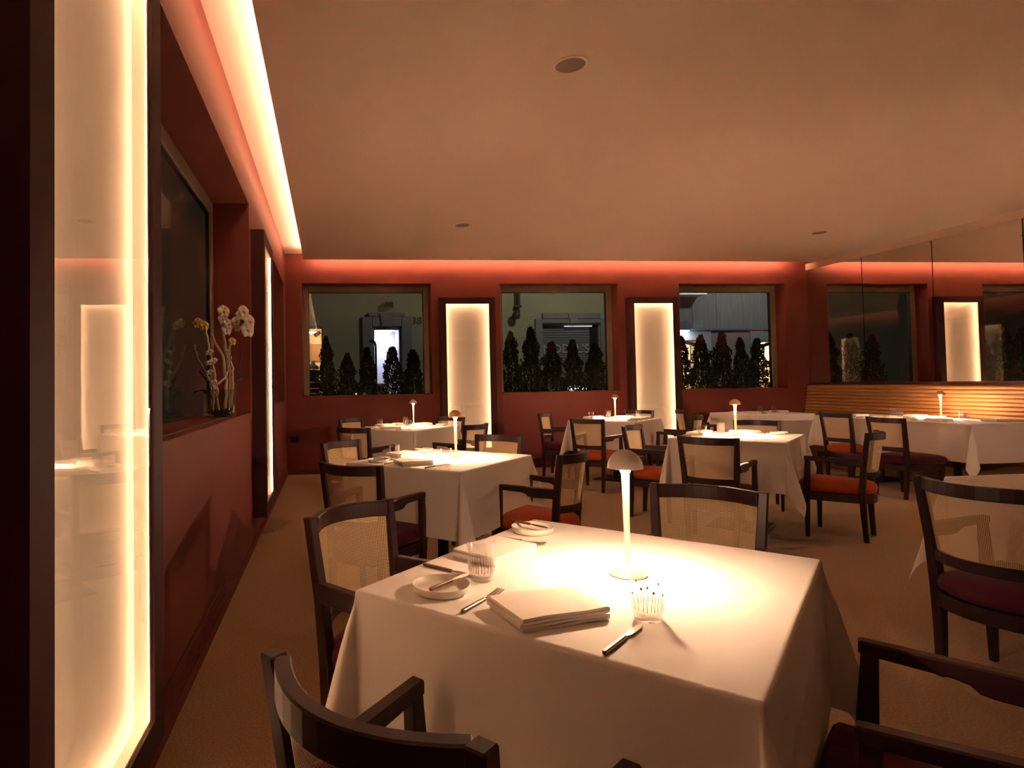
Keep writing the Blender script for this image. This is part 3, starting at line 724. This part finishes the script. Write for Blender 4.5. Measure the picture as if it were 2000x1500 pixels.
def blossom(parent, c, s, m, face):
    s *= 1.42; f = Matrix.Rotation(-VR, 3, 'Z') @ Vector(face).normalized(); up = Vector((0, 0, 1)); a = f.cross(up).normalized(); b = a.cross(f)
    fl = empty('blossom', c); fl.parent = parent
    for k in range(5):
        th = math.pi/2+2*math.pi*k/5; wide = .78 if k in (1, 4) else .46
        d = a*math.cos(th)+b*math.sin(th); t = a*(-math.sin(th))+b*math.cos(th); L = s*(1.0 if k in (1, 4) else .95)
        top = []; N = 6; rings = []
        for i in range(N+1):
            u = i/N; w = L*wide*math.sin(math.pi*(u**.8)*.93+.10); cc = d*(L*u)+f*(.18*L*math.sin(u*2.4))
            rings.append([tuple(cc-t*w+f*(-.08*w)), tuple(cc+f*.002), tuple(cc+t*w+f*(-.08*w)), tuple(cc-f*.0012)])
        MB().loft(rings).obj('petal', m, fl, smooth=True)
    MB().tube([tuple(f*.002), tuple(f*.3*s-b*.12*s), tuple(f*.42*s-b*.3*s)], [s*.10, s*.16, s*.05], 8).obj('lip', 'petal_heart', fl, smooth=True)
op = empty('orchid_plant', (VX, VY, VZ+.01), VR); tag(op, 'white orchid with large open blossoms arching right out of the vase', 'flower')
MB().tube(smooth_path([(.03,.07,.02),(.04,.10,.2),(.05,.13,.38),(.06,.155,.50),(.05,.15,.60),(.04,.12,.68)], 16, 0), .0032, 6).obj('stem', 'stem_green', op, smooth=True)
for c, s in (((.06,.165,.545), .040), ((.05,.185,.605), .038), ((.05,.145,.665), .034), ((.05,.12,.64), .026), ((.05,.20,.57), .018), ((.03,.10,.60), .026)): blossom(op, c, s, 'petal_white', (.75+rnd.uniform(-.2,.2), -.6, .12))
MB().tube(smooth_path([(.02,.02,.02),(.0,.03,.25),(.0,.035,.45),(.01,.03,.62)], 12, 0), .003, 6).obj('stem', 'stem_green', op, smooth=True)
for c, s in (((.02,.02,.66), .033), ((.02,.015,.61), .026), ((.02,.055,.58), .028), ((.02,.04,.54), .026)): blossom(op, c, s, 'petal_white', (.6, -.75, .1))
for pts in ([(.0,.0,.1),(.02,-.07,.20),(.03,-.11,.23),(.03,-.15,.28)], [(.0,.05,.1),(.03,.12,.22),(.05,.17,.24)], [(.0,-.04,.1),(-.02,-.1,.16),(-.02,-.16,.15)]):
    pp = smooth_path(pts, 10, 0); rings = []
    for i, q in enumerate(pp):
        wv = .026*math.sin(math.pi*(i/10*.9+.08)); rings.append([(q.x-wv*.7, q.y, q.z+.004), (q.x, q.y, q.z-.006), (q.x+wv*.7, q.y, q.z+.004), (q.x, q.y, q.z-.003)])
    MB().loft(rings).obj('leaf', 'leaf_green', op, smooth=True)
oy = empty('orchid_plant', (VX, VY, VZ+.01), VR); tag(oy, 'small yellow orchid spray at the left of the vase', 'flower')
MB().tube(smooth_path([(.0,-.02,.02),(.0,-.03,.2),(.0,-.04,.38),(.0,-.07,.48),(.0,-.11,.55),(.0,-.15,.57)], 14, 0), .0026, 6).obj('stem', 'stem_green', oy, smooth=True)
for c, s in (((.0,-.105,.565), .026), ((.0,-.14,.585), .022), ((.0,-.155,.57), .020)): blossom(oy, c, s, 'petal_yellow', (.6, -.75, .1))
MB().tube(smooth_path([(.02,.05,.02),(.02,.06,.3),(.03,.085,.5),(.03,.1,.58)], 10, 0), .0026, 6).obj('stem', 'stem_green', oy, smooth=True)
for c, s in (((.03,.095,.595), .024), ((.03,.075,.47), .022), ((.03,.11,.56), .020)): blossom(oy, c, s, 'petal_yellow', (.7, -.65, .1))
ow = empty('orchid_plant', (VX, VY, VZ+.01), VR); tag(ow, 'drooping faded orchid spray low in the vase', 'flower')
MB().tube(smooth_path([(.01,-.03,.02),(.02,-.05,.2),(.02,-.06,.32),(.02,-.075,.40)], 10, 0), .0024, 6).obj('stem', 'stem_green', ow, smooth=True)
for c, s in (((.03,-.085,.40), .020), ((.03,-.06,.345), .022), ((.03,-.085,.335), .018), ((.03,-.085,.275), .018), ((.03,-.06,.21), .020)): blossom(ow, c, s, 'petal_white', (.5, -.5, -.6))

# ------------------------------------------------------------------ outside: shrubs in troughs
def conifer_mesh(seed, h, r):
    rnd = random.Random(seed); vs = []; fs = []
    N = 6500
    for i in range(N):
        t = rnd.random()**1.25; z = h*(.04+.96*t)
        prof = (1-t)**.60*(.90+.14*math.sin(z*23+seed)) * min(1, .62+t*3)
        a = rnd.uniform(0, 6.28); lump = 1+.20*math.sin(a*3+z*9+seed)+.14*math.sin(a*5-z*17)+.16*math.sin(z*41+a*2+seed*3)
        rr = r*prof*lump*(.35+.65*math.sqrt(rnd.random()))+.004
        c = Vector((rr*math.cos(a), rr*math.sin(a), z)); out = Vector((math.cos(a)*.6, math.sin(a)*.6, 1.0)).normalized()
        d = (out+Vector((rnd.uniform(-.6,.6), rnd.uniform(-.6,.6), rnd.uniform(-.4,.5)))).normalized(); sd = d.cross(Vector((rnd.uniform(-1,1), rnd.uniform(-1,1), rnd.uniform(-1,1)))).normalized()
        L = rnd.uniform(.018, .042); wv = L*.30; n = len(vs)
        vs += [tuple(c), tuple(c+d*L*.5+sd*wv), tuple(c+d*L), tuple(c+d*L*.5-sd*wv)]; fs.append((n, n+1, n+2, n+3))
    me = bpy.data.meshes.new('foliage'); me.from_pydata(vs, [], fs); me.materials.append(MATS['leaf_dark']); return me
FOL = [conifer_mesh(s, 1.0, .25) for s in (1, 2, 3, 4, 5)]
TRK = MB().tube([(0,0,0),(.004,.003,.3),(0,.004,.6),(.003,0,.9)], [.014,.011,.008,.003], 6)
def conifer(x, y, ztop, zb, wid, label, k):
    e = empty('conifer_shrub', (x, y, zb), rnd.uniform(0, 6)); tag(e, label, 'shrub', 'thuja shrubs outside the windows')
    h = ztop-zb; e.scale = (wid, wid, h)
    o = bpy.data.objects.new('foliage', FOL[k % 5]); COL.objects.link(o); o.parent = e; o['kind'] = 'stuff'
    if not TRK_ME: TRK_ME.append(TRK.obj('trunk', 'bark', e).data)
    else: t = bpy.data.objects.new('trunk', TRK_ME[0]); COL.objects.link(t); t.parent = e
    return e
TRK_ME = []
ORD = ['first', 'second', 'third', 'fourth', 'fifth']
WN = ['leftmost', 'middle', 'rightmost']
TR = [[(-.03,1.90,.85),(.28,1.66,1.0),(.575,1.74,.95),(.95,1.74,1.1),(1.26,1.70,1.05)],
      [(2.76,1.95,1.0),(3.085,2.02,1.05),(3.43,1.80,1.1),(3.74,1.82,.95),(4.10,1.77,1.15)],
      [(5.50,1.86,1.0),(5.85,1.88,1.05),(6.22,1.92,1.05),(6.49,1.83,.8),(6.80,1.82,1.0)]]
for wi, row in enumerate(TR):
    for ti, (x, zt_, wd) in enumerate(row):
        conifer(x, 8.98+.03*((ti*7) % 3-1), zt_, .55, wd*.98, 'dark thuja shrub, %s from the left outside the %s back window' % (ORD[ti], WN[wi]), wi*5+ti)
    xa, xb = BW[wi]
    e = empty('planter_trough', ((xa+xb)/2, 8.98, 0)); tag(e, 'long planter trough of thujas outside the %s back window' % WN[wi], 'planter', 'planter troughs outside')
    hw = (xb-xa)/2-.02
    for (p, q) in (((-hw, -.17, 0), (hw, -.15, .60)), ((-hw, .15, 0), (hw, .17, .60)), ((-hw, -.15, 0), (-hw+.02, .15, .60)), ((hw-.02, -.15, 0), (hw, .15, .60)), ((-hw+.02, -.15, 0), (hw-.02, .15, .02))): MB().box(p, q).obj('side_panel', 'black_metal', e)
    MB().box((-hw+.02, -.15, .02), (hw-.02, .15, .56)).obj('soil', 'bark', e)
for ti, (y, zt_) in enumerate(((2.5, 1.95), (2.95, 2.10), (3.4, 2.0), (3.85, 2.05), (4.3, 1.95))):
    conifer(-1.55, y, zt_, .55, 1.15, 'dark thuja shrub outside the left window, %s from the viewer' % ORD[ti], ti+2)
e = empty('planter_trough', (-1.55, 3.35, 0)); tag(e, 'long planter trough of thujas outside the left window', 'planter', 'planter troughs outside')
for (p, q) in (((-.17, -1.25, 0), (-.15, 1.25, .60)), ((.15, -1.25, 0), (.17, 1.25, .60)), ((-.15, -1.25, 0), (.15, -1.23, .60)), ((-.15, 1.23, 0), (.15, 1.25, .60)), ((-.15, -1.23, 0), (.15, 1.23, .02))): MB().box(p, q).obj('side_panel', 'black_metal', e)
MB().box((-.15, -1.23, .02), (.15, 1.23, .56)).obj('soil', 'bark', e)

# ------------------------------------------------------------------ outside: courtyard and buildings
struct(MB().box((-16, YB+.3, -.3), (22, 26, -.08)).obj('ground_1', 'paving')); struct(MB().box((-16, -8, -.3), (XL-T, YB+.3, -.08)).obj('ground_2', 'paving'))
fc = empty('facade_building', (0, 20, 0)); tag(fc, 'pale green plastered building across the courtyard with grey stone doorways', 'building')
D1 = (1.48, 2.41, 3.10); D2 = (7.31, 9.32, 3.16); D0 = (-1.6, -.16, 3.17)
m = MB(); x = -16
for a, b, h in (D0, D1, D2): m.box((x, 0, -.1), (a, .35, 9)); m.box((a, 0, h), (b, .35, 9)); x = b
m.box((x, 0, -.1), (22, .35, 9)); m.obj('wall', 'facade', fc)
# doorway 38: stone surround, lit lobby, pull handle
for (p, q) in (((1.12, -.10, -.1), (1.46, 0, 3.46)), ((2.43, -.10, -.1), (2.80, 0, 3.46)), ((1.46, -.10, 3.14), (2.43, 0, 3.46)), ((1.33, -.12, 3.46), (2.56, 0, 3.60))): MB().box(p, q).obj('stone_surround', 'stone_grey', fc, bevel=.02)
MB().prism([(1.80, 3.14), (2.06, 3.14), (2.14, 3.58), (1.72, 3.58)], 1, -.16, 0).obj('keystone', 'stone_grey', fc)
def lobby(x0, x1, h, depth, m, floor='room_white'):
    MB().box((x0, .35+depth, -.1), (x1, .40+depth, h)).obj('lobby_wall', m, fc); MB().box((x0-.05, .35, -.1), (x0, .40+depth, h)).obj('lobby_wall', m, fc)
    MB().box((x1, .35, -.1), (x1+.05, .40+depth, h)).obj('lobby_wall', 'room_lilac' if m == 'room_white' else m, fc); MB().box((x0, .35, h), (x1, .40+depth, h+.05)).obj('lobby_ceiling', m, fc)
lobby(1.48, 2.41, 3.1, 1.6, 'room_white')
MB().box((1.7, .9, 3.06), (2.2, 1.5, 3.09)).obj('lobby_light', 'tube_cool', fc)
for (p, q) in (((1.48, .02, -.1), (1.53, .10, 3.10)), ((2.36, .02, -.1), (2.41, .10, 3.10)), ((1.53, .02, 3.03), (2.36, .10, 3.10))): MB().box(p, q).obj('door_frame', 'stone_grey', fc)
MB().tube([(1.56, -.02, .6), (1.56, -.10, .7), (1.56, -.12, 2.5), (1.53, -.12, 2.62), (1.45, -.12, 2.66), (1.40, -.12, 2.66)], .035, 8).obj('pull_handle', 'black_metal', fc, smooth=True)
MB().box((1.60, .75, .3), (1.9, 1.1, 1.25)).obj('console_table', 'wood_light', fc)
def text(s, size, loc, m, parent, name, ext=.01):
    cu = bpy.data.curves.new(name, 'FONT'); cu.body = s; cu.size = size; cu.extrude = ext; cu.align_x = 'CENTER'
    o = bpy.data.objects.new(name, cu); COL.objects.link(o)
    bpy.context.view_layer.update(); dg = bpy.context.evaluated_depsgraph_get(); me = bpy.data.meshes.new_from_object(o.evaluated_get(dg)); bpy.data.objects.remove(o)
    me.materials.clear(); me.materials.append(MATS[m]); o = bpy.data.objects.new(name, me); COL.objects.link(o); o.parent = parent; o.location = loc; o.rotation_euler = (math.pi/2, 0, 0); return o
text('38', .34, (2.97, -.02, 3.22), 'number_dark', fc, 'house_number')
e = empty('wall_lamp', (2.03, 20, 3.83)); tag(e, 'dark box lamp on the facade above the lit doorway', 'lamp')
MB().box((-.13, -.22, -.08), (.13, 0, .10)).obj('housing', 'black_metal', e); MB().box((-.10, -.20, -.085), (.10, -.02, -.08)).obj('lens', 'room_white', e)
# shuttered shopfront
for (p, q) in (((7.03, -.10, -.1), (7.28, 0, 3.36)), ((9.34, -.10, -.1), (9.60, 0, 3.36)), ((7.28, -.10, 3.20), (9.34, 0, 3.36)), ((7.28, -.12, 3.36), (9.34, 0, 3.56))): MB().box(p, q).obj('stone_surround', 'stone_grey', fc, bevel=.02)
MB().prism([(8.24, 3.20), (8.44, 3.20), (8.52, 3.55), (8.16, 3.55)], 1, -.16, 0).obj('keystone', 'stone_grey', fc)
for k in range(24):
    z = 1.05+k*.088; MB().prism([(.20, z), (.175, z+.02), (.175, z+.07), (.20, z+.088)], 0, 7.31, 9.05).obj('shutter_slat', 'shutter', fc)
MB().box((9.05, .12, -.1), (9.32, .30, 3.16)).obj('side_recess', 'black', fc)
MB().box((7.31, .34, -.1), (9.05, .38, 1.05)).obj('shop_window', 'room_white', fc)
tag(MB().box((8.09, 20.02, 3.095), (9.08, 20.06, 3.13)).obj('tube_light', 'tube_dim'), 'slim white tube light over the shuttered shopfront', 'lamp')
MB().box((8.4, .30, .55), (8.95, .335, 1.0)).obj('display_light', 'tube_cool', fc)
text("MODEL'S", .42, (8.18, .14, 2.20), 'sign_grey', fc, 'shop_sign', .006)
# drain pipe
e = empty('drain_pipe', (6.42, 19.9, 0)); tag(e, 'dark drain pipe ending in a round elbow on the facade', 'pipe')
MB().tube([(0, 0, 8), (0, 0, 3.75), (-.02, -.05, 3.62), (-.10, -.20, 3.50)], .085, 12).obj('pipe', 'pipe_dark', e, smooth=True)
MB().lathe([(.0005, -.02), (.10, -.02), (.13, .05), (.13, .14), (.10, .2), (.0005, .2)], 16, (-.12, -.18, 3.36)).obj('elbow', 'pipe_dark', e, smooth=True, auto=40)
MB().box((-.11, -.11, 3.75), (.11, .10, 3.82)).obj('bracket', 'pipe_dark', e)
# lit boutique at far left
lobby(-1.6, -.16, 3.17, 1.4, 'room_warm')
for (p, q) in (((-1.6, .0, -.1), (-1.54, .12, 3.17)), ((-.22, .0, -.1), (-.16, .12, 3.17)), ((-1.54, .0, 3.08), (-.22, .12, 3.17))): MB().box(p, q).obj('shop_frame', 'stone_grey', fc)
MB().box((-1.3, .5, 3.0), (-.4, .9, 3.03)).obj('shop_light', 'bulb_warm', fc)
MB().box((-1.1, 1.68, 2.1), (-.17, 1.72, 2.7)).obj('wood_sign', 'wood_light', fc)
MB().box((-1.5, 1.5, 2.2), (-.66, 1.55, 2.9)).obj('orange_sign', 'orange_panel', fc)
e = empty('shop_spotlight', (-.36, 20.3, 3.05)); tag(e, 'small grey spotlight hanging in the lit boutique window', 'lamp')
MB().tube([(0, 0, .1), (0, 0, -.06)], .012, 6).obj('stem', 'shutter', e); MB().tube([(-.10, 0, -.17), (.10, 0, -.05)], [.075, .065], 12).obj('can', 'shutter', e)
e = empty('dress_form', (-.52, 20.55, -.1)); tag(e, 'dressed tailor dummy in the boutique window at far left', 'mannequin')
MB().lathe([(.16, .0), (.02, .03), (.02, .9)], 16).obj('stand', 'black_metal', e, smooth=True, auto=40)
MB().lathe([(.05, .9), (.20, .95), (.22, 1.25), (.17, 1.5), (.22, 1.75), (.20, 1.95), (.07, 2.05), (.06, 2.15)], 20).obj('torso', 'garment', e, smooth=True)
for z, r in ((1.05, .223), (1.22, .226), (1.42, .195), (1.85, .218)): MB().lathe([(r-.01, z-.02), (r+.008, z), (r-.01, z+.02)], 20).obj('trim_band', 'garment_trim', e, smooth=True)
# grey building seen through the rightmost window
gb = empty('grey_building', (0, 14.0, 0)); tag(gb, 'grey concrete building beyond the window nearest the mirrors', 'building')
m = MB(); 
A1 = (8.20, 9.10, 2.15); A2 = (10.62, 11.6, 2.12); x = 7.7
for a, b, h in (A1, A2): m.box((x, 0, -.1), (a, .4, 7)); m.box((a, 0, h), (b, .4, 7)); x = b
m.box((x, 0, -.1), (15, .4, 7)); m.obj('wall', 'concrete', gb)
for x in (7.75, 8.92, 9.55, 10.25, 10.95):
    MB().box((x, -.012, 2.46), (x+.62, 0, 6.9)).obj('cladding_panel', 'concrete', gb)
MB().box((7.7, -.06, 2.41), (15, 0, 2.455)).obj('cornice', 'stone_grey', gb)
for (a, b) in ((9.10, 9.38), (10.42, 10.62)): MB().box((a, -.03, -.1), (b, 0, 2.40)).obj('stone_pier', 'stone_blue', gb)
for (a, b, h) in (A1, A2):
    MB().box((a, -.03, h+.02), (b, 0, 2.40)).obj('stone_pier', 'stone_blue', gb)
    MB().prism([(a, h-.18)]+[(a+(b-a)*k/8, h-.10+.10*math.sin(math.pi*k/8)) for k in range(9)]+[(b, h-.18), (b-.05, h-.20)]+[(b-.05-(b-a-.10)*k/8, h-.17+.10*math.sin(math.pi*k/8)) for k in range(9)], 1, -.05, .05).obj('arch_bar', 'black_metal', gb)
    MB().box((a, -.02, 1.60), (b, .05, 1.64)).obj('transom', 'black_metal', gb)
    MB().box((a, 1.5, -.1), (b, 1.55, h)).obj('shop_wall', 'room_warm', gb)
    for xx in (a, b): MB().box((xx-.02, .4, -.1), (xx+.02, 1.5, h)).obj('shop_wall', 'room_warm', gb)
    MB().box((a, .4, h), (b, 1.55, h+.04)).obj('shop_ceiling', 'room_warm', gb)
    MB().box((a+.15, .55, h-.06), (b-.15, 1.2, h-.03)).obj('shop_light', 'bulb_warm', gb)
MB().box((8.35, 1.44, 1.72), (8.75, 1.49, 1.95)).obj('wood_sign', 'wood_light', gb)
e = empty('wall_lamp', (8.60, 13.99, 2.50)); tag(e, 'wall lamp throwing bright light down the grey building', 'lamp')
MB().prism([(-.22, .10), (.02, .14), (.16, .04), (.10, -.10), (-.22, -.10)], 1, -.25, 0).obj('hood', 'stone_grey', e); MB().box((-.2, -.23, -.125), (.08, -.03, -.105)).obj('bulb', 'bulb_cool', e)
e = empty('ceiling_batten', (8.72, 13.7, 3.24)); tag(e, 'white fluorescent batten high on the grey building', 'lamp')
MB().box((-.35, -.08, .0), (.35, .30, .06)).obj('housing', 'room_white', e); MB().box((-.34, -.10, .01), (.34, -.08, .05)).obj('tube', 'tube_dim', e)
